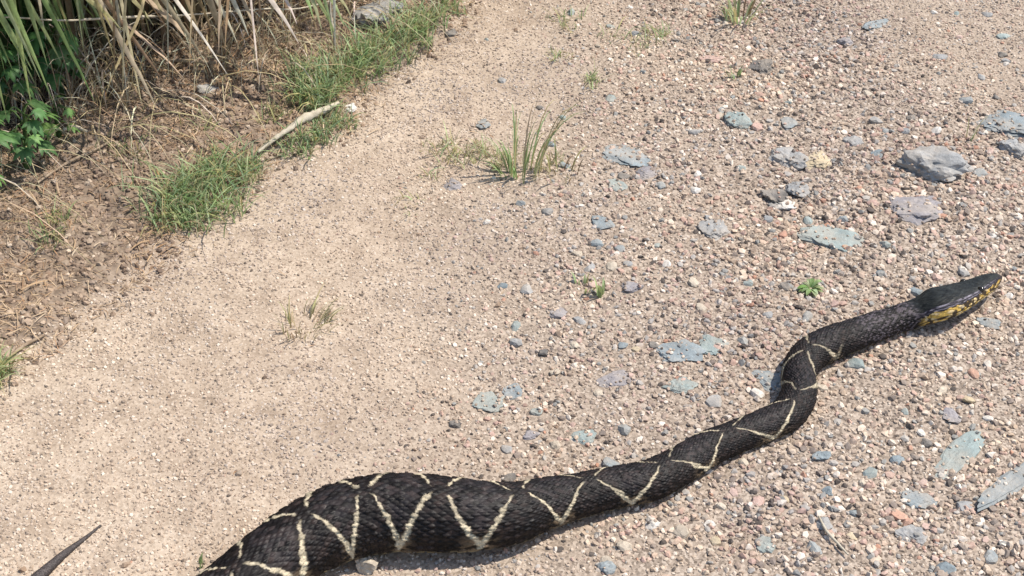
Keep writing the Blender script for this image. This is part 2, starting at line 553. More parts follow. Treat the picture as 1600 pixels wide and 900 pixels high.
RK = [
    # name, label, category, x, y, w, h, mat, height, angle
    ('flat_rock', 'large flat pale blue-grey rock with thin grass blades at its edge', 'rock', 1584, 192, 135, 56, 'blue', .28, 12, .3),
    ('rock', 'light grey rock standing proud of the gravel with a deep shadow beside it', 'rock', 1458, 266, 100, 40, 'grey', .95, -6, .16),
    ('rock', 'small grey rock in front of the large flat blue-grey rock', 'rock', 1585, 236, 52, 32, 'grey', .8, 10, .25),
    ('rock', 'grey angular rock touching an ochre rock in the gravel', 'rock', 1236, 251, 62, 40, 'grey', .6, 14, .25),
    ('rock', 'ochre yellow rock touching a grey angular rock', 'rock', 1279, 251, 48, 40, 'yellow', .6, -20, .25),
    ('rock', 'violet-grey rock half sunk beside the proud light grey rock', 'rock', 1436, 328, 98, 54, 'violet', .45, 5, .3),
    ('flat_rock', 'flat green-grey rock sunk level with the gravel, with a darker blue corner', 'rock', 1308, 378, 112, 50, 'teal', .3, -8, .35),
    ('rock', 'grey rock in a small cluster below the ochre rock', 'rock', 1244, 296, 44, 34, 'grey', .7, 40, .25),
    ('rock', 'dark rock in a small cluster below the ochre rock', 'rock', 1208, 308, 44, 30, 'dark', .6, 10, .25),
    ('rock', 'pale stone at the foot of the rock cluster', 'rock', 1228, 322, 30, 26, 'white', .6, 70, .25),
    ('rock', 'dark brown-grey stone beside a small green tuft', 'rock', 1192, 107, 40, 22, 'dark', .6, 15, .2),
    ('rock', 'pale green-grey stone next to a pink pebble', 'rock', 1150, 193, 48, 26, 'teal', .55, 20, .25),
    ('rock', 'small dark blue stone alone in pinkish gravel', 'rock', 1232, 194, 26, 22, 'blue', .6, 0, .25),
    ('flat_rock', 'worn pale grey-blue rock patch right of the tall green tuft', 'rock', 982, 243, 66, 52, 'blue', .25, 40, .38),
    ('rock', 'grey stone at the lower end of the worn rock patch', 'rock', 1010, 272, 34, 26, 'violet', .5, 0, .3),
    ('rock', 'pale teal stone at the lower left of the worn rock patch', 'rock', 968, 290, 34, 26, 'teal', .4, 60, .3),
    ('rock', 'bright slate-blue stone lying alone on pale grit', 'rock', 938, 350, 30, 30, 'blue', .6, 50, .25),
    ('rock', 'grey pointed stone beside the small bright green sprout', 'rock', 985, 451, 26, 30, 'violet', .8, 80, .2),
    ('rock', 'grey stone at the edge of the sparse yellowish grass', 'rock', 706, 291, 32, 24, 'violet', .55, 10, .25),
    ('rock', 'small blue-grey stone above the sparse yellowish grass', 'rock', 756, 194, 28, 22, 'blue', .55, 0, .25),
    ('flat_rock', 'dark green-grey flat rock left of a bluish one', 'rock', 1056, 551, 80, 38, 'blue', .32, 5, .35),
    ('rock', 'bluish flat rock right of a dark green-grey one', 'rock', 1112, 537, 52, 40, 'teal', .4, 35, .3),
    ('flat_rock', 'lavender-grey worn rock flush with the gravel', 'rock', 962, 591, 62, 40, 'violet', .28, 0, .38),
    ('rock', 'pale teal rock with a dark notch', 'rock', 1066, 606, 54, 28, 'teal', .45, 14, .3),
    ('rock', 'flat teal rock, lower one of a touching pair above the thick of the snake', 'rock', 757, 630, 56, 34, 'teal', .35, 18, .33),
    ('rock', 'flat teal rock, upper one of a touching pair above the thick of the snake', 'rock', 803, 613, 48, 32, 'blue', .35, 30, .33),
    ('rock', 'small dark teal stone near the touching teal pair', 'rock', 838, 645, 26, 16, 'teal', .6, -20, .25),
    ('rock', 'small dark violet pebble near the teal pair', 'rock', 712, 664, 22, 20, 'dark', .6, 0, .25),
    ('rock', 'upright violet-grey stone between teal pair and snake', 'rock', 829, 681, 26, 26, 'violet', .6, 70, .25),
    ('flat_rock', 'pale green-grey rock patch close to the snake', 'rock', 912, 684, 58, 36, 'teal', .26, 10, .38),
    ('flat_rock', 'long pale teal slab lying aslant in the gravel', 'rock', 1506, 706, 168, 30, 'teal', .45, 44, .25),
    ('flat_rock', 'long blue-grey slab below the pale teal slab', 'rock', 1576, 760, 150, 28, 'blue', .45, 40, .25),
    ('rock', 'bluish flat rock between rust pebble and slabs', 'rock', 1438, 781, 60, 32, 'blue', .35, -10, .33),
    ('rock', 'grey worn rock below the bluish flat rock', 'rock', 1432, 836, 62, 42, 'grey', .28, 30, .36),
    ('rock', 'cream-yellow stone leaning against the snake', 'rock', 569, 888, 32, 38, 'tan', 2.1, 80, .12),
    ('rock', 'white stone at the end of the fallen stick', 'rock', 548, 169, 20, 16, 'white', .9, 0, .2),
    ('rock', 'bluish-grey stone under the dry grass of the thicket', 'rock', 325, 143, 32, 20, 'grey', .7, 20, .2),
    ('rock', 'grey stone in gravel left of the green-grey flat rock', 'rock', 1117, 362, 48, 34, 'grey', .5, 20, .3),
    ('rock', 'long thin slate-blue ridge of rock lying aslant', 'rock', 1368, 40, 84, 13, 'blue', .9, 44, .25),
    ('rock', 'dark end stone of the slate-blue ridge', 'rock', 1318, 66, 32, 18, 'violet', .7, 30, .25),
    ('rock', 'long flat pink stone near a green tuft', 'rock', 1112, 93, 36, 12, 'pink', .9, 10, .2),
    ('rock', 'bluish stone below the chin of the snake', 'rock', 1548, 505, 26, 30, 'blue', .6, 70, .25),
    ('rock', 'purplish stone in gravel above the slabs', 'rock', 1486, 650, 34, 26, 'violet', .6, 0, .25),
    ('rock', 'grey stone with pale dust to the right of the snake bend', 'rock', 1284, 712, 36, 20, 'blue', .55, 10, .28),
    ('rock', 'dark teal stone alone below the front of the body', 'rock', 1194, 850, 34, 28, 'teal', .6, 60, .25),
    ('rock', 'slate-blue stone below the middle of the snake', 'rock', 951, 885, 34, 26, 'blue', .5, 10, .3),
    ('rock', 'pale lilac stone below the middle of the snake', 'rock', 1019, 820, 28, 26, 'white', .7, 40, .2),
    ('rock', 'flat blue-grey stone shape standing for shade cast by the bend of the snake', 'rock', 1197, 590, 46, 54, 'blue', .3, 60, .35),  # dark stone shape put where the snake's body casts its shadow
    ('rock', 'grey stone sunk in pale grit above the teal pair', 'rock', 872, 492, 34, 22, 'violet', .35, 0, .35),
    ('rock', 'grey stone in the gravel below the light grey rock', 'rock', 1335, 222, 34, 22, 'grey', .7, 20, .25),
    ('rock', 'small teal stone beside the grey one near the ochre rock', 'rock', 1372, 240, 24, 18, 'blue', .6, 0, .25),
    ('rock', 'dark stone where verge grass meets the track', 'rock', 706, 54, 26, 14, 'dark', .7, 10, .2),
    ('rock', 'dull dark clod on pale grit', 'rock', 850, 552, 24, 14, 'dark', .7, 20, .2),
    ('rock', 'brown clod below the dull dark clod', 'rock', 868, 583, 20, 14, 'tan', .7, 20, .2),
    ('flat_rock', 'grey slab half hidden in grass at the foot of the thicket', 'rock', 597, 22, 100, 34, 'grey', .8, 34, .2),
]
for i, (nm, lb, ct, x, y, a, b, mt, hg, an, em) in enumerate(RK):
    rock(nm, lb, ct, x, y, a, b, mt, hg, an, 900 + i * 7, em)



def scatter(name, n, xr, yr, keep, sizes, protos, label, cat, zoff=.15, flatrot=.5, on_rocks=0):
    x = rng.uniform(*xr, n); y = rng.uniform(*yr, n)
    k = keep(x, y)
    m = rng.random(n) < k
    x, y = x[m], y[m]; n = len(x)
    s = sizes(n, x, y)
    z = height(x, y) + s * zoff
    ok = np.ones(n, bool)
    if on_rocks:
        for (o, a, b, an, tree) in ROCKS:
            dx, dy = x - o.location.x, y - o.location.y
            lx = dx * math.cos(an) + dy * math.sin(an); ly = -dx * math.sin(an) + dy * math.cos(an)
            for k in np.nonzero((lx / a) ** 2 + (ly / b) ** 2 < 1.25)[0]:
                mw = o.matrix_basis; iv = o['_iv'] if False else mw.inverted()
                p0 = iv @ Vector((x[k], y[k], .3)); d = (iv.to_3x3() @ Vector((0, 0, -1))).normalized()
                hit = tree.ray_cast(p0, d)[0]
                if hit is None: continue
                wz = (mw @ hit).z
                if wz < z[k] + s[k] * .3: continue
                if wz - z[k] < .016 and s[k] < .0042 and rng.random() < on_rocks: z[k] = wz + s[k] * .3
                else: ok[k] = False
    x, y, z, s = x[ok], y[ok], z[ok], s[ok]; n = len(x)
    me = bpy.data.meshes.new(name)
    me.vertices.add(n)
    me.vertices.foreach_set('co', np.stack([x, y, z], 1).astype(np.float32).ravel())
    a = me.attributes.new('sz', 'FLOAT_VECTOR', 'POINT')
    sc = np.stack([s * rng.uniform(.8, 1.25, n), s * rng.uniform(.75, 1.1, n), s * rng.uniform(.5, .9, n)], 1).astype(np.float32)
    a.data.foreach_set('vector', sc.ravel())
    a = me.attributes.new('rt', 'FLOAT_VECTOR', 'POINT')
    rt = np.stack([rng.normal(0, flatrot, n), rng.normal(0, flatrot, n), rng.uniform(0, 6.283, n)], 1).astype(np.float32)
    a.data.foreach_set('vector', rt.ravel())
    a = me.attributes.new('pick', 'INT', 'POINT')
    a.data.foreach_set('value', rng.integers(0, len(protos), n).astype(np.int32))
    o = link(name, me)
    ng = bpy.data.node_groups.new(name + '_nodes', 'GeometryNodeTree')
    ng.interface.new_socket('Geometry', in_out='INPUT', socket_type='NodeSocketGeometry')
    ng.interface.new_socket('Geometry', in_out='OUTPUT', socket_type='NodeSocketGeometry')
    gi = ng.nodes.new('NodeGroupInput'); go = ng.nodes.new('NodeGroupOutput')
    iop = ng.nodes.new('GeometryNodeInstanceOnPoints')
    g2i = ng.nodes.new('GeometryNodeGeometryToInstance')
    for p in reversed(protos):
        oi = ng.nodes.new('GeometryNodeObjectInfo'); oi.inputs['Object'].default_value = p
        oi.inputs['As Instance'].default_value = True
        ng.links.new(oi.outputs['Geometry'], g2i.inputs[0])
    iop.inputs['Pick Instance'].default_value = True

    def att(nm, typ):
        q = ng.nodes.new('GeometryNodeInputNamedAttribute'); q.data_type = typ
        q.inputs['Name'].default_value = nm
        return q.outputs['Attribute']
    ng.links.new(gi.outputs[0], iop.inputs['Points'])
    ng.links.new(g2i.outputs[0], iop.inputs['Instance'])
    ng.links.new(att('pick', 'INT'), iop.inputs['Instance Index'])
    ng.links.new(att('rt', 'FLOAT_VECTOR'), iop.inputs['Rotation'])
    ng.links.new(att('sz', 'FLOAT_VECTOR'), iop.inputs['Scale'])
    ng.links.new(iop.outputs[0], go.inputs[0])
    md = o.modifiers.new('scatter', 'NODES'); md.node_group = ng
    tag(o, label, cat, kind='stuff')
    print(name, n)
    return o


def protos(base, n, mat, sub=1, **kw):
    L = []
    for i in range(n):
        me = rock_mesh(base, 100 + i + len(base) * 31, sub, **kw); me.materials.append(mat)
        L.append(bpy.data.objects.new(base, me))      # never linked to the scene: only a source shape
    return L


def in_view(x, y, m=.12):
    dz = y * math.cos(PITCH) + H * math.sin(PITCH)
    u = x / dz * FPX; v = (y * math.sin(PITCH) - H * math.cos(PITCH)) / dz * FPX
    k = m * FPX / dz
    return (np.abs(u) < 800 + k) & (np.abs(v) < 450 + k)


def edge_fade(x, y):
    return np.where(in_view(x, y), 1, .4) * edge_far(x, y)


def edge_far(x, y):
    return smooth(-1.55, -1.25, x) * smooth(1.6, 1.3, x) * smooth(.62, .8, y) * smooth(3.4, 3.0, y) * .85 + .15


def keep_gravel(x, y):
    c = coarse_m(x, y); v = verge_d(x, y)
    return (.05 + .95 * c) * (.68 + .32 * smooth(-.30, .15, fbm(x * 7, y * 7, 91))) * (v < -.01) * edge_fade(x, y) * (snake_clear(x, y) > .62)


def keep_grit(x, y):
    v = verge_d(x, y)
    return (v < .02) * edge_fade(x, y) * (1 - .70 * coarse_m(x, y)) * (.62 + .38 * smooth(-.35, .25, fbm(x * 6, y * 6, 81))) * (snake_clear(x, y) > .62)


def size_gravel(n, x, y):
    c = coarse_m(x, y)
    return (.0022 + .0048 * rng.random(n) ** 1.9 * (.25 + .75 * c)) * (.72 + .28 * c) * (.9 + .25 * fbm(x * 3, y * 3, 77))


scatter('gravel', 230000, (-1.6, 1.65), (.6, 3.4), keep_gravel, size_gravel, protos('gravel_grain', 8, M['gravel'], 1, planes=9),
        'coarse pink, tan and grey gravel strewn over the road', 'gravel', on_rocks=.16)
scatter('fine_grit', 620000, (-1.6, 1.65), (.6, 3.4), keep_grit, lambda n, x, y: .0010 + .0022 * rng.random(n) ** 2.0, protos('grit_grain', 5, M['grit'], 1, planes=8),
        'fine pale tan grit packed in the smooth wheel track', 'grit', zoff=.05, on_rocks=.35)


# dry litter on the verge: crumbs of brown earth and broken straw
def keep_verge(x, y):
    v = verge_d(x, y); t = thick_d(x, y)
    return ((v > -.05 + .07 * rng.random(len(x)) ** .6) | ((rng.random(len(x)) < .006) & (y < 3))) * (1 - .5 * smooth(.1, .4, t)) * smooth(-2.2, -1.7, x)


def straw_protos(n, mat):
    L = []
    for i in range(n):
        r = random.Random(500 + i)
        ln = 1.0; k = 5; wd = r.uniform(.022, .05); c1 = r.uniform(-.35, .35); c2 = r.uniform(0, .22); tw = r.uniform(-.8, .8)
        Vv = []
        for j in range(k):
            t = j / (k - 1) - .5
            a = tw * t; ww = wd * (1 - (abs(t) * 1.5) ** 2 * .8)
            cx, cy, cz = t * ln, c1 * t * t * 2, .03 + c2 * (0.25 - t * t)
            Vv.append((cx, cy - ww * math.cos(a), cz - ww * math.sin(a)))
            Vv.append((cx, cy, cz + wd * .45))
            Vv.append((cx, cy + ww * math.cos(a), cz + ww * math.sin(a)))
        Ff = []
        for j in range(k - 1):
            for q in (0, 1):
                Ff.append((3 * j + q, 3 * j + q + 1, 3 * j + q + 4, 3 * j + q + 3))
        me = mesh_np('straw', np.array(Vv), np.array(Ff)); me.materials.append(mat)
        L.append(bpy.data.objects.new('straw', me))
    return L


scatter('verge_crumbs', 162000, (-1.7, .1), (.7, 3.2), lambda x, y: keep_verge(x, y) * np.where(in_view(x, y), 1, .35), lambda n, x, y: .0016 + .0046 * rng.random(n) ** 3.5, protos('verge_crumb', 5, M['clod'], 1, planes=9),
        'dark brown crumbly earth covering the verge beside the track', 'soil')
scatter('dry_straw', 200000, (-1.7, .1), (.7, 3.2), lambda x, y: keep_verge(x, y) * np.where(in_view(x, y), 1, .35) * (.25 + .75 * smooth(-.1, .25, fbm(x * 5, y * 5, 61) + .35 * smooth(0.05, .3, verge_d(x, y)))),
        lambda n, x, y: rng.uniform(.005, .019, n) * (1 + 1.0 * (rng.random(n) > .97)), straw_protos(9, M['straw']), 'matted brown dry straw and grass bits on the verge', 'dry straw', zoff=.12, flatrot=.30)


# single pebbles larger than the gravel around them
PEB = [('pink', 'pink', 18), ('white', 'whitish', 16), ('grey', 'grey', 26), ('blue', 'slate-blue', 30), ('teal', 'green-grey', 18), ('tan', 'tan', 22), ('rust', 'rust-red', 4), ('dark', 'blackish', 12), ('yellow', 'ochre', 5)]
FIX = {'pink': [(1185, 200), (1440, 757), (1205, 545), (1308, 305), (1120, 545)], 'white': [(1440, 676), (1463, 207), (1545, 655)],
       'rust': [(1406, 807), (1520, 585)], 'yellow': [(1330, 838), (1512, 625)]}
used = [gpt(r[3], r[4])[:2] for r in RK]
pmesh = {}
for mt, word, n in PEB:
    pm = []
    for k in range(4):
        me = rock_mesh('pebble', 3000 + k * 13 + len(word), 2, 9, rough=.12, cut=(.5, .95)); me.materials.append(M[mt]); pm.append(me)
    c = 0; pts = list(FIX.get(mt, [])); tries = 0
    while c < n and tries < 4000:
        tries += 1
        if pts: q = pts.pop(0)
        else: q = (random.uniform(760, 1595), random.uniform(8, 895))
        p = gpt(*q)
        if float(coarse_m(p[:1], p[1:2])[0]) < .45 and tries > 6: continue
        if float(snake_clear(p[:1], p[1:2])[0]) < 1.25: continue
        if min(np.hypot(*(p[:2] - u)) for u in used) < .03 and tries > 6: continue
        used.append(p[:2])
        s = random.uniform(.0055, .0095) * (1.25 if mt in ('blue', 'teal', 'grey') else 1) * (1.15 if c < 3 else 1)
        o = link('pebble', random.choice(pm), None, None, (p[0], p[1], p[2] + s * .02), (random.uniform(-.3, .3), random.uniform(-.3, .3), random.uniform(0, 6.28)),
                 (s * random.uniform(.9, 1.3), s * random.uniform(.8, 1.1), s * random.uniform(.55, .85)))
        tag(o, 'thumbnail-sized %s pebble lying loose on the coarse gravel' % word, 'pebble', '%s pebbles in the gravel' % word)
        c += 1


# ------------------------------------------------------------------ the snake
def build_snake():
    P = SPL
    seg = np.linalg.norm(np.diff(P[:, :3], axis=0), axis=1)
    S = np.concatenate([[0], np.cumsum(seg)])
    # sections spaced with the size of the scales
    st = [0.0]
    while st[-1] < S[-1]:
        r = np.interp(st[-1], S, P[:, 3])
        st.append(st[-1] + min(.0017, max(.0007, r * .034)))
    st = np.array(st); st = st * S[-1] / st[-1]
    C = np.stack([np.interp(st, S, P[:, k]) for k in range(3)], 1)
    r = np.interp(st, S, P[:, 3])
    # smooth
    for _ in range(6):
        C[1:-1] = (C[:-2] + 2 * C[1:-1] + C[2:]) / 4; r[1:-1] = (r[:-2] + 2 * r[1:-1] + r[2:]) / 4
    T = np.gradient(C, axis=0); T /= np.linalg.norm(T, axis=1)[:, None]
    up = np.array([0, 0, 1.0])
    Sd = np.cross(T, up); Sd /= np.linalg.norm(Sd, axis=1)[:, None]       # right-hand side of the animal
    U = np.cross(Sd, T)
    NA = 216; NR = 36
    th = np.linspace(-math.pi, math.pi, NA, endpoint=False)               # 0 = spine
    TH, ST = np.meshgrid(th, st)
    RR = np.repeat(r[:, None], NA, 1)

    def s_at(x, y):
        d = np.hypot(*(C[:, :2].T - px(x, y, .04)[:2, None])); return st[np.argmin(d)]
    s_head = s_at(1436, 487); s_end = st[-1]
    hm = smooth(s_head - .012, s_head + .016, st)[:, None]
    # body section: rounded triangle-ish back, flat belly
    ct, sn = np.cos(TH), np.sin(TH)
    bx = sn * (1 + .05 * (ct < 0) * -ct)
    bz = np.where(ct > 0, .88 * ct ** 1.0, -.80 * np.abs(ct) ** .75)
    # head section: flat crown, sharp brow, deep jaw
    hx = np.sign(sn) * np.abs(sn) ** .82
    hzv = np.where(ct > 0, .50 * np.abs(ct) ** .62, -.66 * np.abs(ct) ** .8)
    X = bx * (1 - hm) + hx * hm; Z = bz * (1 - hm) + hzv * hm
    # snout end: keep some height where the outline narrows
    q = np.clip((st - s_head) / (s_end - s_head), 0, 1)[:, None]
    Z = Z * (1 + hm * .75 * smooth(.55, .95, q) * (1 - smooth(.97, 1.0, q)))
    roll = R(14) * hm                                                     # head turned a little on its side
    X, Z = X * np.cos(roll) - Z * np.sin(roll), Z * np.cos(roll) + X * np.sin(roll)
    # scales
    ph = np.concatenate([[0], np.cumsum(np.diff(st) / (2 * math.pi * np.maximum(r[1:], .006) / NR * 1.55))])
    PHs = np.repeat(ph[:, None], NA, 1)
    A = TH / (2 * math.pi) * NR
    p_, q_ = A + PHs, A - PHs
    ip, iq = np.floor(p_), np.floor(q_)
    fp, fq = p_ - ip, q_ - iq
    e = np.minimum(np.minimum(fp, 1 - fp), np.minimum(fq, 1 - fq))
    da = np.abs((fp + fq) / 2 - .5)                                       # across the scale
    db = (fp - fq) / 2                                                    # along the scale
    hsh0 = np.modf(np.abs(np.sin(ip * 39.346 + iq * 11.135) * 24634.6345))[0]
    dome = smooth(0, .16, e) + .45 * np.clip(1 - da * 5, 0, 1) * smooth(0, .1, e) - .5 * db
    back = smooth(2.35, 2.0, np.abs(TH))
    amp = .030 * RR * (.25 + 1.5 * hsh0) * back * (1 - .35 * hm)
    disp = amp * dome
    rad = 1 + disp / RR
    Vv = C[:, None, :] + Sd[:, None, :] * (X * rad * RR)[:, :, None] + U[:, None, :] * (Z * rad * RR)[:, :, None]
    # ---- colours
    ac = (ip + iq + 1) / 2; bc = (ip - iq) / 2                            # scale centre
    th_c = ac / NR * 2 * math.pi
    hsh = np.modf(np.abs(np.sin(ip * 12.9898 + iq * 78.233) * 43758.5453))[0]
    s_c = np.interp(np.clip(bc, 0, ph[-1]), ph, st)
    apex_px = [(452, 800), (562, 762), (685, 765), (797, 772), (918, 750), (1036, 722), (1143, 672), (1240, 612), (1276, 545)]
    aps = [s_at(a, b) for a, b in apex_px]
    aps = [aps[0] - .092 * k for k in range(12, 0, -1)] + aps + [aps[-1] + .07 * k for k in range(1, 6)]
    phs = np.arange(len(aps), dtype=float)
    s_m = .72 * ST + .28 * s_c + .0022 * vnoise(ST * 90, TH * 4, 9)
    t_m = np.abs(.75 * TH + .25 * th_c)
    pp = np.interp(s_m, aps, phs)
    per = np.interp(s_m, aps[:-1], np.diff(aps))
    f = np.abs(pp - np.round(pp)) * 2
    g = .10 + .92 * np.clip(t_m / R(102), 0, 1.2) ** .85
    dist = np.abs(f - g) / 2 * per * .78
    wob = .0012 * (hsh - .5)
    hw = (.0012 + .0025 * smooth(.1, 1.5, t_m)) * np.clip(RR / .045, .78, 1.1) * (.88 + .24 * hsh0)
    line = 1 - smooth(.65, 1.25, (dist + wob) / hw)
    line = line * (t_m < R(112)) * smooth(R(4), R(12), t_m)
    s_fade = s_at(1300, 540)
    line = line * (1 - .35 * smooth(s_at(1225, 650), s_at(1250, 600), ST)) * (1 - smooth(s_fade, s_fade + .03, ST)) * (.80 + .35 * hsh)
    line = np.clip(line, 0, 1)
    tone = .35 + 1.9 * hsh ** 3
    base = np.array([.0130, .0086, .0072])[None, None, :] * tone[:, :, None]
    # grey sheen of the back put into the scale colour, inside the dorsal blotches
    inner = smooth(.10, .35, f - g) * (t_m < R(70))
    base = base + inner[:, :, None] * np.array([.006, .006, .0075]) * (hsh[:, :, None] > .35)
    # pale speckles on the lower flank, where the lines meet
    low = smooth(R(62), R(92), t_m) * smooth(.45, .95, f) * (hsh > .45) * (1 - smooth(s_fade, s_fade + .05, ST))
    base = base + (low * .75)[:, :, None] * np.array([.20, .145, .085])
    cream = np.array([.52, .45, .315])[None, None, :] * (.7 + .45 * hsh[:, :, None])
    col = base * (1 - line[:, :, None]) + cream * line[:, :, None]
    neck = smooth(s_at(1330, 522), s_at(1380, 505), ST)
    col = col + (neck * (hsh > .66) * .05)[:, :, None] * np.array([1, .88, 1.05])
    belly = smooth(R(112), R(128), np.abs(TH))
    col = col * (1 - belly[:, :, None]) + belly[:, :, None] * np.array([.42, .35, .20])
    # tail: greyer
    tl = 1 - smooth(.12, .34, ST)
    col = col + tl[:, :, None] * np.array([.055, .048, .046]) * (.4 + hsh[:, :, None])
    # head colours
    at = np.abs(TH)
    crown = np.array([.014, .0155, .014]) * (.45 + 1.1 * hsh[:, :, None]) * (1 + .6 * vnoise(ST * 160, TH * 5, 41))[:, :, None]
    stripe = np.array([.020, .016, .022]) * np.ones_like(crown)
    lip_shine = np.array([.24, .22, .26]) * (.15 + 1.1 * hsh[:, :, None])  # broken lavender-white highlights on the shiny lips, painted into the colour
    yel = np.array([.62, .41, .10]) * (.5 + .7 * hsh[:, :, None]) + (hsh0[:, :, None] > .75) * np.array([.05, .10, .16])
    blot = smooth(-.15, .25, vnoise(ST * 190, TH * 6, 47) + .5 * (hsh0 - .5))[:, :, None]
    yel = yel * blot + np.array([.05, .035, .02]) * (1 - blot)
    hc = np.where((at < R(50))[:, :, None], crown, stripe)
    mid = ((smooth(R(50), R(54), at) * (1 - smooth(R(58), R(62), at)) + .7 * smooth(R(66), R(69), at) * (1 - smooth(R(72), R(75), at))) * smooth(.05, .2, q) * (1 - smooth(.7, .9, q)) * (hsh > .2))[:, :, None]
    hc = hc * (1 - mid) + lip_shine * mid
    yy = smooth(R(76), R(81), at + .10 * vnoise(ST * 260, at * 3, 43))[:, :, None]
    hc = hc * (1 - yy) + yel * yy
    mouth = (smooth(R(97), R(99), at) * (1 - smooth(R(102), R(104), at)))[:, :, None] * .85
    hc = hc * (1 - mouth) + np.array([.03, .02, .012]) * mouth
    tip = smooth(.90, .97, q)[:, :, None]
    hc = hc * (1 - tip) + np.array([.03, .022, .02]) * tip
    hq = smooth(0, .12, q)[:, :, None]
    col = col * (1 - hq) + hc * hq
    n, m = len(st), NA
    V3 = Vv.reshape(-1, 3)
    i0 = np.arange(n * m).reshape(n, m)
    i1 = np.roll(i0, -1, 1)
    F = np.stack([i0[:-1].ravel(), i0[1:].ravel(), i1[1:].ravel(), i1[:-1].ravel()], 1)
    # caps
    caps = np.array([[i0[0, 0], i0[0, k], i0[0, k + 1], i0[0, k + 1]] for k in range(0)])
    me = mesh_np('snake', V3, F, np.clip(col.reshape(-1, 3), 0, 1), True)
    bm = bmesh.new(); bm.from_mesh(me)
    be = [ed for ed in bm.edges if ed.is_boundary]
    bmesh.ops.holes_fill(bm, edges=be, sides=0)
    bmesh.ops.recalc_face_normals(bm, faces=bm.faces)
    bm.to_mesh(me); bm.free()
    o = link('snake', me, M['snake'])
    tag(o, 'thick black snake with cream zigzag lines and yellow jaw lying across the gravel', 'snake')
    # eyes
    me_m, ent, eb = newmat('snake_eye')
    eb.inputs['Base Color'].default_value = (.02, .014, .008, 1); eb.inputs['Roughness'].default_value = .08
    k = int(np.argmin(np.abs(st - (s_head + .64 * (s_end - s_head)))))
    for sgn in (1, -1):
        j = int(np.argmin(np.abs(th - sgn * R(60))))
        bm = bmesh.new(); bmesh.ops.create_uvsphere(bm, u_segments=14, v_segments=10, radius=.0048)
        em = bpy.data.meshes.new('eye'); bm.to_mesh(em); bm.free()
        for p in em.polygons: p.use_smooth = True
        eo = link('eye', em, me_m, o, Vv[k, j] - Sd[k] * sgn * .0016 - U[k] * .0006)
    return o


snake = build_snake()


# ------------------------------------------------------------------ grass blades
def blade(p0, p1, p2, p3, wd, segs=7, fold=.35, side=None, prof=None):
    """ribbon along a cubic bezier with a V fold; returns V, F"""
    p0, p1, p2, p3 = [np.asarray(p, float) for p in (p0, p1, p2, p3)]
    t = np.linspace(0, 1, segs + 1)[:, None]
    c = (1 - t) ** 3 * p0 + 3 * (1 - t) ** 2 * t * p1 + 3 * (1 - t) * t * t * p2 + t ** 3 * p3
    T = np.gradient(c, axis=0); T /= np.linalg.norm(T, axis=1)[:, None] + 1e-9
    if side is None:
        side = np.cross(T[len(T) // 2], [0, 0, 1.0]);
        if np.linalg.norm(side) < .05: side = np.array([1.0, 0, 0])
        a = random.uniform(-.7, .7); side = side / np.linalg.norm(side)
        side = side * math.cos(a) + np.cross(T[0], side) * math.sin(a)
    sv_ = side - (T * side).sum(1)[:, None] * T; sv_ /= np.linalg.norm(sv_, axis=1)[:, None] + 1e-9
    nv = np.cross(sv_, T)
    tt = t[:, 0]
    ww = wd * (np.clip(.55 + 2.2 * tt, 0, 1) * (1 - tt ** 2.6) + .04) if prof is None else wd * prof(tt)
    Lf = c - sv_ * ww[:, None]; Rt = c + sv_ * ww[:, None]; Md = c - nv * (ww * fold)[:, None]
    Vv = np.stack([Lf, Md, Rt], 1).reshape(-1, 3)
    F = []
    for j in range(segs):
        for q in (0, 1): F.append((3 * j + q, 3 * j + q + 1, 3 * j + q + 4, 3 * j + q + 3))
    return Vv, np.array(F)


def jit(c, a=.25):
    k = 1 + random.uniform(-a, a)
    return tuple(max(0, x * k * (1 + random.uniform(-.08, .08))) for x in c)


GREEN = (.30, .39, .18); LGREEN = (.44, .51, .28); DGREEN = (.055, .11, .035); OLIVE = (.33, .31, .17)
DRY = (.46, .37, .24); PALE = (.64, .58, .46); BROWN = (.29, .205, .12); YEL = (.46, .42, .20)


def tuft(name, label, x, y, n, hgt, lean=(0, 0), spread=.5, width=.0016, cols=(GREEN,), base=.008, mat='leaf', cat='grass', group=None, droop=.3, parts=True):
    """a clump whose blades are parts"""
    p = gpt(x, y)
    e = empty(name, tuple(p)); tag(e, label, cat, group)
    allV, allF, allC, off = [], [], [], 0
    for i in range(n):
        a = random.uniform(0, 6.283); rr = base * math.sqrt(random.random())
        b0 = np.array([math.cos(a) * rr, math.sin(a) * rr, -.004])
        h = hgt * random.uniform(.45, 1.05)
        sp = spread * random.uniform(.2, 1.0)
        d = np.array([math.cos(a) * sp + lean[0], math.sin(a) * sp + lean[1], 0])
        dr = droop * random.uniform(.3, 1.2)
        p1 = b0 + np.array([d[0] * .15 * h, d[1] * .15 * h, h * .45])
        p2 = b0 + np.array([d[0] * .55 * h, d[1] * .55 * h, h * .9])
        p3 = b0 + np.array([d[0] * 1.1 * h, d[1] * 1.1 * h, h * (1.05 - dr)])
        p3[2] = max(p3[2], .003)
        Vv, F = blade(b0, p1, p2, p3, width * random.uniform(.7, 1.2), 6)
        me = mesh_np('blade', Vv, F, np.array([jit(random.choice(cols))] * len(Vv)), True)
        link('blade', me, M[mat], e)
    return e


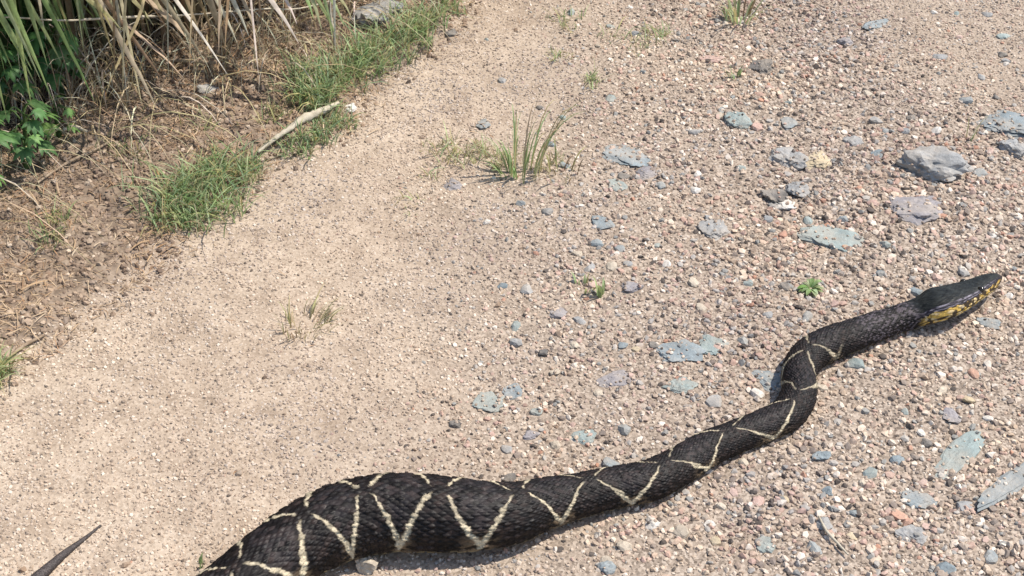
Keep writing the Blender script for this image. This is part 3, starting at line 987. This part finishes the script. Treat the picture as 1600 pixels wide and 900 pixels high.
def field(name, label, cat, pts, hgt, width, cols, mat='leaf', segs=4, droop=.5, lean=(0, 0), sink=.003):
    """many blades in one mesh (a mass nobody could count)"""
    AV, AF, AC = [], [], []; off = 0
    for (x, y) in pts:
        z = hz(x, y) - sink
        a = random.uniform(0, 6.283); h = hgt * random.uniform(.3, 1.15); sp = random.uniform(.2, 1.5)
        d = np.array([math.cos(a) * sp + lean[0], math.sin(a) * sp + lean[1]]) * h
        b0 = np.array([x, y, z]); dr = droop * random.uniform(0, 1)
        p1 = b0 + [d[0] * .15, d[1] * .15, h * .45]; p2 = b0 + [d[0] * .6, d[1] * .6, h * .9]; p3 = b0 + [d[0] * 1.1, d[1] * 1.1, h * (1.05 - dr)]
        Vv, F = blade(b0, p1, p2, p3, width * random.uniform(.6, 1.2), segs)
        AV.append(Vv); AF.append(F + off); AC.append(np.array([jit(random.choice(cols))] * len(Vv))); off += len(Vv)
    me = mesh_np(name, np.vstack(AV), np.vstack(AF), np.vstack(AC), True)
    o = link(name, me, M[mat])
    return tag(o, label, cat, kind='stuff')


def blob_pts(n, poly, wob=.4):
    """random ground points around a list of (px, py, radius_px, weight)"""
    L = []
    ws = [q[3] for q in poly]
    while len(L) < n:
        c = random.choices(poly, ws)[0]
        p = gpt(c[0], c[1]); s = ppm(c[0], c[1])
        a = random.uniform(0, 6.283); rr = c[2] / s * math.sqrt(random.random()) * (1 + wob * math.sin(a * 3 + c[0]))
        L.append((p[0] + math.cos(a) * rr, p[1] + math.sin(a) * rr * 1.15))
    return L


GC = (GREEN, GREEN, LGREEN, LGREEN, (.20, .29, .13), (.32, .41, .22), (.28, .37, .23), YEL, DRY)
field('grass_patch', 'dense low green grass patch on the verge with dry straw behind it', 'grass',
      blob_pts(1050, [(285, 345, 38, 1.2), (330, 320, 45, 1.6), (370, 285, 36, 1.2), (300, 300, 38, .8), (265, 320, 30, .5), (330, 270, 40, .45), (385, 262, 22, .5), (300, 300, 75, .5), (240, 330, 40, .2)]), .042, .0011, GC)
field('grass_patch', 'long strip of green grass along the verge above the fallen stick', 'grass',
      blob_pts(1250, [(480, 150, 30, 1), (515, 130, 36, 1.4), (545, 112, 34, 1.2), (585, 92, 28, .9), (620, 72, 26, .9), (650, 52, 22, .8), (675, 30, 22, .5), (700, 12, 22, .4), (500, 165, 26, .7), (560, 90, 50, .6), (640, 40, 45, .5), (470, 130, 40, .25)]), .052, .0012, GC)
field('grass_patch', 'small green grass patch below the fallen stick', 'grass',
      blob_pts(330, [(470, 215, 22, 1), (500, 205, 24, 1.2), (530, 193, 20, 1), (445, 222, 14, .4)]), .030, .0011, GC)
field('grass_patch', 'green grass at the bare lower end of the verge', 'grass',
      blob_pts(260, [(-8, 592, 20, 1), (-4, 568, 16, .6), (-40, 610, 30, .8)]), .035, .0012, (GREEN, LGREEN, YEL))
field('sparse_grass', 'thin yellowish grass between the wheel track and the tall tuft', 'grass',
      blob_pts(330, [(690, 235, 26, 1), (720, 248, 28, 1.2), (755, 240, 24, 1), (670, 275, 18, .5), (640, 320, 24, .4), (780, 255, 18, .8), (870, 262, 22, .5)]), .022, .0009, (YEL, OLIVE, LGREEN, DRY))
field('sparse_grass', 'faint thin grass along the middle of the road beyond the tall tuft', 'grass',
      blob_pts(240, [(885, 35, 26, 1), (870, 90, 18, .5), (925, 125, 14, .8), (1000, 70, 30, .6), (1030, 55, 18, .7), (960, 60, 22, .4)]), .024, .0009, (YEL, OLIVE, LGREEN, GREEN))
field('sparse_grass', 'thin grass sprouting from the brown earth of the verge', 'grass',
      blob_pts(200, [(80, 375, 26, 1), (95, 345, 18, .6), (430, 185, 20, .7), (200, 240, 40, .6), (330, 190, 40, .5)]), .030, .0009, (YEL, OLIVE, GREEN))

tuft('grass_tuft', 'tall upright green grass tuft in the middle of the road', 822, 274, 34, .140, lean=(.24, .10), spread=.34, width=.0013, cols=(GREEN, LGREEN, LGREEN, OLIVE, YEL, DRY), base=.026, droop=.35)
tuft('grass_tuft', 'low splayed green grass beside the foot of the tall tuft', 797, 274, 16, .06, lean=(-.4, 0), spread=.8, width=.0018, cols=(GREEN, LGREEN), base=.015)
tuft('grass_tuft', 'dry brown grass stubble right of the tall green tuft', 872, 272, 18, .045, spread=.9, width=.0013, cols=(DRY, BROWN, YEL), base=.03, mat='dryleaf')
tuft('grass_sprout', 'small bright green sprout beside a grey pointed stone', 940, 462, 9, .045, spread=.35, width=.0022, cols=(LGREEN, GREEN), base=.006)
tuft('grass_sprout', 'pale low sprout left of the small bright green one', 912, 452, 10, .022, spread=1.0, width=.0018, cols=(LGREEN, YEL), base=.018)
tuft('grass_tuft', 'olive dry grass tuft alone on the smooth wheel track', 478, 512, 70, .036, lean=(.35, .25), spread=.9, width=.0009, cols=(OLIVE, YEL, DRY, DRY), base=.034, mat='dryleaf')
tuft('grass_tuft', 'yellow-green grass tuft on the far crown of the road', 1155, 32, 44, .070, spread=.9, width=.0016, cols=(LGREEN, LGREEN, GREEN, YEL, OLIVE, BROWN), base=.028)
tuft('grass_sprout', 'small green sprout left of the dark brown-grey stone', 1148, 120, 10, .034, spread=.6, width=.0018, cols=(LGREEN, GREEN), base=.010)
tuft('grass_sprout', 'a few thin pale blades at the edge of the flat rock', 1514, 218, 5, .060, lean=(.12, 0), spread=.25, width=.0013, cols=(YEL, PALE, GREEN), base=.006)
tuft('grass_sprout', 'tiny green sprout touching the back of the snake', 316, 884, 4, .034, lean=(.2, .1), spread=.25, width=.0022, cols=(GREEN, LGREEN), base=.004)
tuft('grass_sprout', 'thin green sprout beyond the tall tuft', 927, 138, 6, .04, spread=.35, width=.0014, cols=(LGREEN, OLIVE), base=.008)

# small flat weed
def weed(name, label, x, y, n, ln, cols):
    p = gpt(x, y); e = empty(name, tuple(p)); tag(e, label, 'weed')
    for i in range(n):
        a = 6.283 * i / n + random.uniform(-.3, .3); l = ln * random.uniform(.6, 1.1); d = np.array([math.cos(a), math.sin(a), 0])
        b0 = np.array([0, 0, .002]); z = random.uniform(.3, .7) * l
        Vv, F = blade(b0, b0 + d * l * .35 + [0, 0, z], b0 + d * l * .7 + [0, 0, z], b0 + d * l + [0, 0, z * .4], l * .15, 6, .25, side=np.cross(d, [0, 0, 1.0]), prof=lambda t: np.sin(np.pi * np.clip(t, .03, 1)) ** .8 + .03)
        link('leaf', mesh_np('leaf', Vv, F, np.array([jit(random.choice(cols))] * len(Vv)), True), M['leaf'], e)


weed('weed', 'small round-leaved green weed above the neck of the snake', 1266, 454, 30, .019, (GREEN, LGREEN, (.2, .33, .1)))


# ------------------------------------------------------------------ sticks and stems
def tube(path, radii, n=7, seed=0, rough=.12):
    P = catmull(np.array([list(p) + [r] for p, r in zip(path, radii)]), 7)
    c, r = P[:, :3], P[:, 3]
    T = np.gradient(c, axis=0); T /= np.linalg.norm(T, axis=1)[:, None]
    s = np.cross(T, [0, 0, 1.0]); s /= np.linalg.norm(s, axis=1)[:, None] + 1e-9
    u = np.cross(s, T)
    a = np.linspace(0, 6.2832, n, endpoint=False)
    rg = np.random.default_rng(seed)
    k = 1 + rough * rg.normal(0, 1, (len(c), n))
    Vv = c[:, None] + (s[:, None] * np.cos(a)[None, :, None] + u[:, None] * np.sin(a)[None, :, None]) * (r[:, None] * k)[:, :, None]
    m = len(c); i0 = np.arange(m * n).reshape(m, n); i1 = np.roll(i0, -1, 1)
    F = np.stack([i0[:-1].ravel(), i1[:-1].ravel(), i1[1:].ravel(), i0[1:].ravel()], 1)
    Vv = Vv.reshape(-1, 3)
    Vv = np.vstack([Vv, c[0], c[-1]])
    cap = [(len(Vv) - 2, i0[0, (j + 1) % n], i0[0, j], i0[0, j]) for j in range(0)]
    me_V, me_F = Vv, F
    return me_V, me_F


def stick(name, label, cat, pts, rad, mat, lift=.0, seed=0, group=None):
    W = [gpt(p[0], p[1]) for p in pts]
    W = [np.array([q[0], q[1], q[2] + r * .8 + (p[2] if len(p) > 2 else lift)]) for q, p, r in zip(W, pts, rad)]
    Vv, F = tube(W, rad, 8, seed)
    o = link(name, mesh_np(name, Vv, F, None, True), M[mat])
    return tag(o, label, cat, group)


A_, B_ = gpt(402, 246, .010), gpt(530, 169, .012)
W_ = [A_ + (B_ - A_) * t + np.array([random.uniform(-.004, .004), random.uniform(-.004, .004), .008 * math.sin(t * 3.1)]) for t in (0, .2, .4, .6, .8, 1)]
Vv, F = tube(W_, [.0026, .0040, .0045, .0066, .0060, .0030], 8, 1, .16)
fs = tag(link('fallen_stick', mesh_np('fallen_stick', Vv, F, None, True), M['stick']), 'pale weathered stick lying along the verge beside green grass', 'stick')
stick('dry_twig', 'thin pale curved twig lying on the coarse gravel', 'twig', [(1278, 812), (1290, 835), (1305, 852), (1324, 872)], [.0012, .0018, .0016, .001], 'stick', .005, 2)
stick('fallen_straw', 'long straw-coloured stem along the foot of the thicket', 'stem', [(60, 292), (105, 262), (150, 240), (175, 226)], [.0018, .0022, .002, .0014], 'twig', .006, 3)
stick('fallen_straw', 'short grey dead stem below the leafy green plant', 'stem', [(103, 222), (120, 217), (140, 221)], [.003, .0035, .002], 'stick', .02, 4)
stick('fallen_straw', 'straight brown stem lying level at the thicket foot above a grey stone', 'stem', [(255, 112), (290, 113), (340, 116)], [.003, .0035, .003], 'twig', .02, 5)
stick('fallen_straw', 'thin dark twig on the brown lower verge', 'twig', [(10, 560), (40, 545), (70, 528)], [.002, .0025, .0015], 'twig', .004, 7)
stick('fallen_straw', 'pale upright dry stem at the right end of the thicket', 'stem', [(523, 82, 0), (524, 78, .03), (521, 74, .06), (523, 70, .10)], [.002, .0022, .002, .0015], 'stick', 0, 8)


# ------------------------------------------------------------------ the thicket
def blade_path(pts, wd, segs=4, fold=.35, tilt=None):
    """ribbon along a smooth curve through points, widest in the middle, fine at the tip"""
    c = catmull(np.array(pts, float), segs)
    n = len(c)
    T = np.gradient(c, axis=0); T /= np.linalg.norm(T, axis=1)[:, None] + 1e-9
    a = random.uniform(-.9, .9) if tilt is None else tilt
    sd0 = np.array([math.cos(a), math.sin(a), 0])
    sv_ = sd0 - (T @ sd0)[:, None] * T; sv_ /= np.linalg.norm(sv_, axis=1)[:, None] + 1e-9
    nv = np.cross(sv_, T)
    t = np.linspace(0, 1, n)
    ww = wd * (np.clip(.45 + 1.8 * t, 0, 1) * np.clip((1 - t) * 2.2, 0, 1) ** .8 + .03)
    Vv = np.stack([c - sv_ * ww[:, None], c - nv * (ww * fold)[:, None], c + sv_ * ww[:, None]], 1).reshape(-1, 3)
    F = [(3 * j + q, 3 * j + q + 1, 3 * j + q + 4, 3 * j + q + 3) for j in range(n - 1) for q in (0, 1)]
    return Vv, np.array(F)


def ray_at_y(x, y, Y):
    d = FW + np.array([1.0, 0, 0]) * (x - 800) / FPX + UP * (450 - y) / FPX
    return np.array([0, 0, H]) + d * (Y / d[1])


G1 = ((.36, .44, .19), (.46, .53, .28), (.25, .34, .13))
D1 = (DRY, PALE, (.52, .44, .31), BROWN, OLIVE)
WH = ((.68, .64, .55), (.60, .56, .48))
# clump: label, foot pixel, blades as (upper pixel, tip pixel, tip height, width px, colours)
CL = [
    ('grass_clump', 'green arching tall grass with long bright blades at the leafy end of the thicket', -70, 60, 'leaf',
     [((0, 12), (78, 150), 14, 13, G1[:2]), ((-6, 10), (62, 154), 14, 9, G1), ((38, -8), (50, 112), 14, 6, D1), ((0, 96), (24, 152), 14, 6, G1[1:2]), ((-20, 60), (12, 190), .05, 8, G1[2:]),
      ((5, -10), (34, 70), .08, 7, G1[2:]), ((-30, 0), (20, 110), .06, 8, G1[2:]), ((20, -10), (32, 120), .05, 5, D1)]),
    ('grass_clump', 'green tall grass drooping over the whitish cane beside the leafy plants', 60, -45, 'leaf',
     [((82, -4), (141, 122), 14, 11, G1[1:2]), ((70, -6), (98, 44), .08, 7, G1), ((115, -6), (158, 42), .08, 6, G1), ((133, -6), (160, 36), .08, 7, G1[1:2]), ((60, -8), (72, 64), .07, 5, D1),
      ((100, 60), (148, 160), .05, 6, G1[2:]), ((128, -6), (130, 60), .07, 5, OLIVE), ((90, -8), (125, 90), .06, 5, G1[2:])]),
    ('dry_grass_clump', 'half-dry tall grass between green and brown thicket', 165, -50, 'dryleaf',
     [((170, -6), (184, 46), .08, 6, OLIVE), ((180, -4), (196, 60), .08, 6, OLIVE), ((150, -6), (166, 60), .07, 5, BROWN), ((205, -4), (240, 40), .08, 8, OLIVE), ((195, 20), (192, 150), .04, 4, DRY),
      ((178, 30), (180, 140), .04, 4, BROWN), ((220, 0), (236, 60), .07, 7, OLIVE)]),
    ('dry_grass_clump', 'dry tan tall grass arching down to the straw near the long stem', 190, 60, 'dryleaf',
     [((196, 76), (246, 172), .02, 8, DRY), ((215, 70), (262, 140), .03, 6, BROWN), ((205, 80), (222, 165), .02, 5, DRY), ((190, 74), (200, 160), .02, 4, PALE), ((230, 66), (285, 120), .03, 5, DRY), ((188, 90), (165, 150), .02, 4, DRY)]),
    ('dry_grass_clump', 'dry pale tall grass hanging above the bluish-grey stone', 285, -55, 'dryleaf',
     [((272, -4), (355, 116), .03, 7, PALE), ((256, 0), (324, 102), .03, 9, DRY), ((258, 22), (290, 58), .06, 12, DRY), ((240, -4), (262, 40), .07, 8, OLIVE), ((262, 40), (264, 130), .03, 4, PALE),
      ((245, 20), (300, 105), .04, 5, BROWN), ((290, -4), (318, 70), .05, 6, BROWN), ((300, 10), (296, 118), .03, 4, DRY)]),
    ('dry_grass_clump', 'dry tan tall grass with straight pale blades beyond the level brown stem', 385, -60, 'dryleaf',
     [((326, -4), (352, 72), .05, 14, DRY), ((338, -2), (371, 68), .05, 7, PALE), ((362, -4), (389, 57), .05, 8, WH), ((379, -4), (403, 60), .05, 7, DRY), ((421, -4), (467, 68), .04, 9, WH), ((445, -4), (464, 38), .06, 5, PALE),
      ((343, 20), (342, 85), .04, 4, DRY), ((355, 20), (352, 80), .04, 5, BROWN), ((405, 5), (412, 62), .05, 4, BROWN), ((425, 15), (416, 48), .05, 4, DRY), ((398, 60), (404, 118), .01, 3, PALE), ((310, -5), (330, 50), .06, 6, BROWN)]),
    ('grass_clump', 'short green tall grass at the slab end of the thicket', 520, -40, 'leaf',
     [((486, -8), (503, 48), .05, 8, G1), ((494, -6), (528, 62), .04, 8, G1), ((505, -8), (520, 50), .05, 7, G1[1:2]), ((516, -6), (538, 42), .05, 7, G1), ((530, -6), (550, 30), .05, 6, OLIVE), ((522, -6), (524, 78), .02, 5, WH),
      ((478, -6), (490, 30), .06, 7, G1[2:])]),
]
for q_ in range(9):
    x_ = random.uniform(-30, 55); CL[0][5].append(((x_, random.uniform(-12, 20)), (x_ + random.uniform(25, 70), random.uniform(90, 200)), random.uniform(.06, .16), random.uniform(6, 10), G1))
    x_ = random.uniform(60, 150); CL[1][5].append(((x_, random.uniform(-12, 5)), (x_ + random.uniform(10, 45), random.uniform(40, 120)), random.uniform(.06, .14), random.uniform(5, 9), G1 + (YEL,)))
for nm, lb, fx, fy, mt, bl in CL:
    p = gpt(fx, fy); e = empty(nm, tuple(p)); tag(e, lb, 'tall grass')
    for up_, tp, tz, wp, cs in bl:
        tip = gpt(*tp); tip = px(*tp, tip[2] + tz + .075)
        up3 = ray_at_y(up_[0], up_[1], tip[1] + .03)
        up3[2] = max(up3[2], tip[2] + .02)
        ln = max(.10, .7 * np.linalg.norm(up3 - tip))
        u2 = up3 + (up3 - tip) / np.linalg.norm(up3 - tip) * ln
        pk = u2 * .72 + p * .28; pk[2] = u2[2] + .05
        b0 = p + np.array([random.uniform(-.03, .03), random.uniform(-.03, .03), -.01])
        ris = b0 * .75 + pk * .25; ris[2] = b0[2] + .60 * (pk[2] - b0[2])
        mid = up3 * .45 + tip * .55; mid[2] += .004
        Vv, F = blade_path([q - p for q in (b0, ris, pk, u2, up3, mid, tip)], wp / ppm(*tp) / 2 * 1.05, 5)
        cs = cs if isinstance(cs[0], tuple) else (cs,)
        link('blade', mesh_np('blade', Vv, F, np.array([jit(random.choice(cs), .12)] * len(Vv)), True), M[mt], e)


cw = [px(-330, 120, .02)] + [ray_at_y(x_, y_, Y_) for x_, y_, Y_ in ((-120, 34, 1.84), (0, 27, 1.87), (100, 32, 1.90), (190, 27, 1.95), (300, 23, 2.03), (410, 14, 2.12), (480, 11, 2.17))] + [gpt(600, -25)]
Vv, F = tube(cw, [.0012] + [.0013, .0014, .0014, .0020, .0014, .0013, .0012] + [.001], 7, 6, .15)
tag(link('fallen_cane', mesh_np('fallen_cane', Vv, F, None, True), M['stick']), 'long thin whitish cane running level across the dark thicket', 'stem')


def thick_pts(n, t0, t1, u0, u1, pw=1.0):
    """points behind the front line of the thicket (t: depth behind it, u: along it)"""
    pl = np.array(THICK); a, b = pl[0], pl[-1]; d = (b - a) / np.linalg.norm(b - a); nn = np.array([-d[1], d[0]])
    L = []
    for _ in range(n):
        u = random.uniform(u0, u1); t = t0 + (t1 - t0) * random.random() ** pw
        p = a + d * u + nn * (t + .04 * math.sin(u * 9) + .03 * math.sin(u * 23))
        L.append((p[0], p[1]))
    return L


def arch_field(name, label, pts, hr, lean, width, cols, mat, segs=7, cat='tall grass', dr=(.1, .75), spr=(.1, .45)):
    AV, AF, AC = [], [], []; off = 0
    for (x, y) in pts:
        z = hz(x, y) - .01; h = random.uniform(*hr); a = random.uniform(0, 6.283); sp = random.uniform(*spr) * h
        k = random.uniform(.5, 1.3)
        d = np.array([math.cos(a) * sp + lean[0] * h * k, math.sin(a) * sp + lean[1] * h * k])
        b0 = np.array([x, y, z])
        q = random.uniform(*dr)
        Vv, F = blade(b0, b0 + [d[0] * .1, d[1] * .1, h * .6], b0 + [d[0] * .7, d[1] * .7, h * 1.1], b0 + [d[0] * 1.2, d[1] * 1.2, max(.004, h * (1 - q))], width * random.uniform(.5, 1.2), segs)
        AV.append(Vv); AF.append(F + off); AC.append(np.array([jit(random.choice(cols))] * len(Vv))); off += len(Vv)
    o = link(name, mesh_np(name, np.vstack(AV), np.vstack(AF), np.vstack(AC), True), M[mat])
    return tag(o, label, cat, kind='stuff')


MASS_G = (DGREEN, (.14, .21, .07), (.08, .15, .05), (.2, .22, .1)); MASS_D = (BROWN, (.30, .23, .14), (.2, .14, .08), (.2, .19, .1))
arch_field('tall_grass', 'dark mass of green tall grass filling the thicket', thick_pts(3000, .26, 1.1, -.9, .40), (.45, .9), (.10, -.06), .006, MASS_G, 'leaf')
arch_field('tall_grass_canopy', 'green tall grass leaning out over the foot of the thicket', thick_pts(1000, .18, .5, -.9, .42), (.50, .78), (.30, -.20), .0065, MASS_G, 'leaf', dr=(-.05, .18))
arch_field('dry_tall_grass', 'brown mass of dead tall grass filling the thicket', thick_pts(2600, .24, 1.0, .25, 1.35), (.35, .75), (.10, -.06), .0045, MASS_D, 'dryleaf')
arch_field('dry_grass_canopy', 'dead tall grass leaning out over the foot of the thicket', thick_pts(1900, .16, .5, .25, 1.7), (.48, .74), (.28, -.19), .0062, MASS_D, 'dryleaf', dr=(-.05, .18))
arch_field('dead_stems', 'tangle of thin dead stems at the foot of the thicket', thick_pts(620, .0, .20, .10, .95, 1.3), (.05, .16), (.05, -.05), .0010, (DRY, PALE, BROWN, (.34, .26, .17)), 'dryleaf', 6, 'dead grass', dr=(.0, 1.0), spr=(.2, 1.2))
arch_field('trailing_straw', 'long bent dry straws trailing from the thicket over the verge', thick_pts(220, -.06, .08, -.1, .95), (.05, .10), (.5, -.45), .0012, (DRY, PALE, (.5, .42, .26)), 'dryleaf', 6, 'dead grass', dr=(.9, 1.1), spr=(.5, 1.6))


# leafy plants with lobed leaves
def lobed_leaf(size, col):
    AV, AF, off = [], [], 0
    for k, a in enumerate((-75, -42, -14, 14, 42, 75)):
        l = size * (1 - .0045 * abs(a)) * random.uniform(.85, 1.1); d = np.array([math.cos(R(a)), math.sin(R(a)), 0])
        z = -.25 * l
        Vv, F = blade([0, 0, 0], d * l * .3 + [0, 0, .06 * l], d * l * .7 + [0, 0, .02 * l], d * l + [0, 0, z], l * .17, 7, .3, side=np.array([-d[1], d[0], 0]),
                      prof=lambda t: np.sin(np.pi * np.clip(t * .93 + .06, 0, 1)) ** .9 + .03)
        AV.append(Vv); AF.append(F + off); off += len(Vv)
    V_ = np.vstack(AV)
    return mesh_np('leaf', V_, np.vstack(AF), np.array([jit(col)] * len(V_)), True)


def leafy(name, label, x, y, hgt, n, size, cols, lean=(.1, -.1)):
    p = gpt(x, y); e = empty(name, tuple(p)); tag(e, label, 'plant')
    path = [np.array([lean[0] * t * hgt, lean[1] * t * hgt, hgt * t - .01]) for t in (0, .35, .7, 1)]
    Vv, F = tube(path, [.005, .0045, .0035, .002], 7, 3, .03)
    sm = mesh_np('stem', Vv, F, np.array([(.10, .17, .06)] * len(Vv)), True)
    link('stem', sm, M['leaf'], e)
    for i in range(n):
        t = .25 + .75 * (i + .5) / n; a = i * 2.4 + random.uniform(-.4, .4)
        c = np.array([lean[0] * t * hgt, lean[1] * t * hgt, hgt * t])
        pl = size * random.uniform(.5, 1.0)
        q = c + np.array([math.cos(a) * pl, math.sin(a) * pl, pl * .35])
        Vv, F = tube([c, (c + q) / 2 + [0, 0, .01], q], [.0016, .0014, .0012], 5, i, .02)
        lf = link('leaf', lobed_leaf(size * random.uniform(.75, 1.15), random.choice(cols)), M['leaf'], e, tuple(q), (random.uniform(-.3, .3), random.uniform(.1, .7), a))
        st = mesh_np('leaf_stalk', Vv, F, np.array([(.13, .2, .07)] * len(Vv)), True)
        link('leaf_stalk', st, M['leaf'], e)


LC = ((.12, .25, .09), (.16, .30, .105), (.09, .20, .07), (.24, .40, .13))
leafy('leafy_plant', 'green plant with deeply lobed leaves at the foot of the thicket', 40, 262, .11, 14, .030, LC, (.2, -.1))
leafy('leafy_plant', 'dark green lobed-leaf plant behind the long green grass blades', 98, 150, .13, 16, .034, LC[:3], (.05, -.1))
leafy('leafy_plant', 'green lobed-leaf plant at the bare end of the thicket', -34, 306, .13, 14, .034, LC, (.15, -.1))
leafy('leafy_plant', 'tall dark lobed-leaf plant deep among the green grass', 12, 170, .17, 18, .036, LC[:3], (.1, -.15))
leafy('leafy_plant', 'bright small lobed-leaf seedling before the dark gap in the thicket', 92, 215, .06, 7, .024, LC[3:], (.1, -.1))
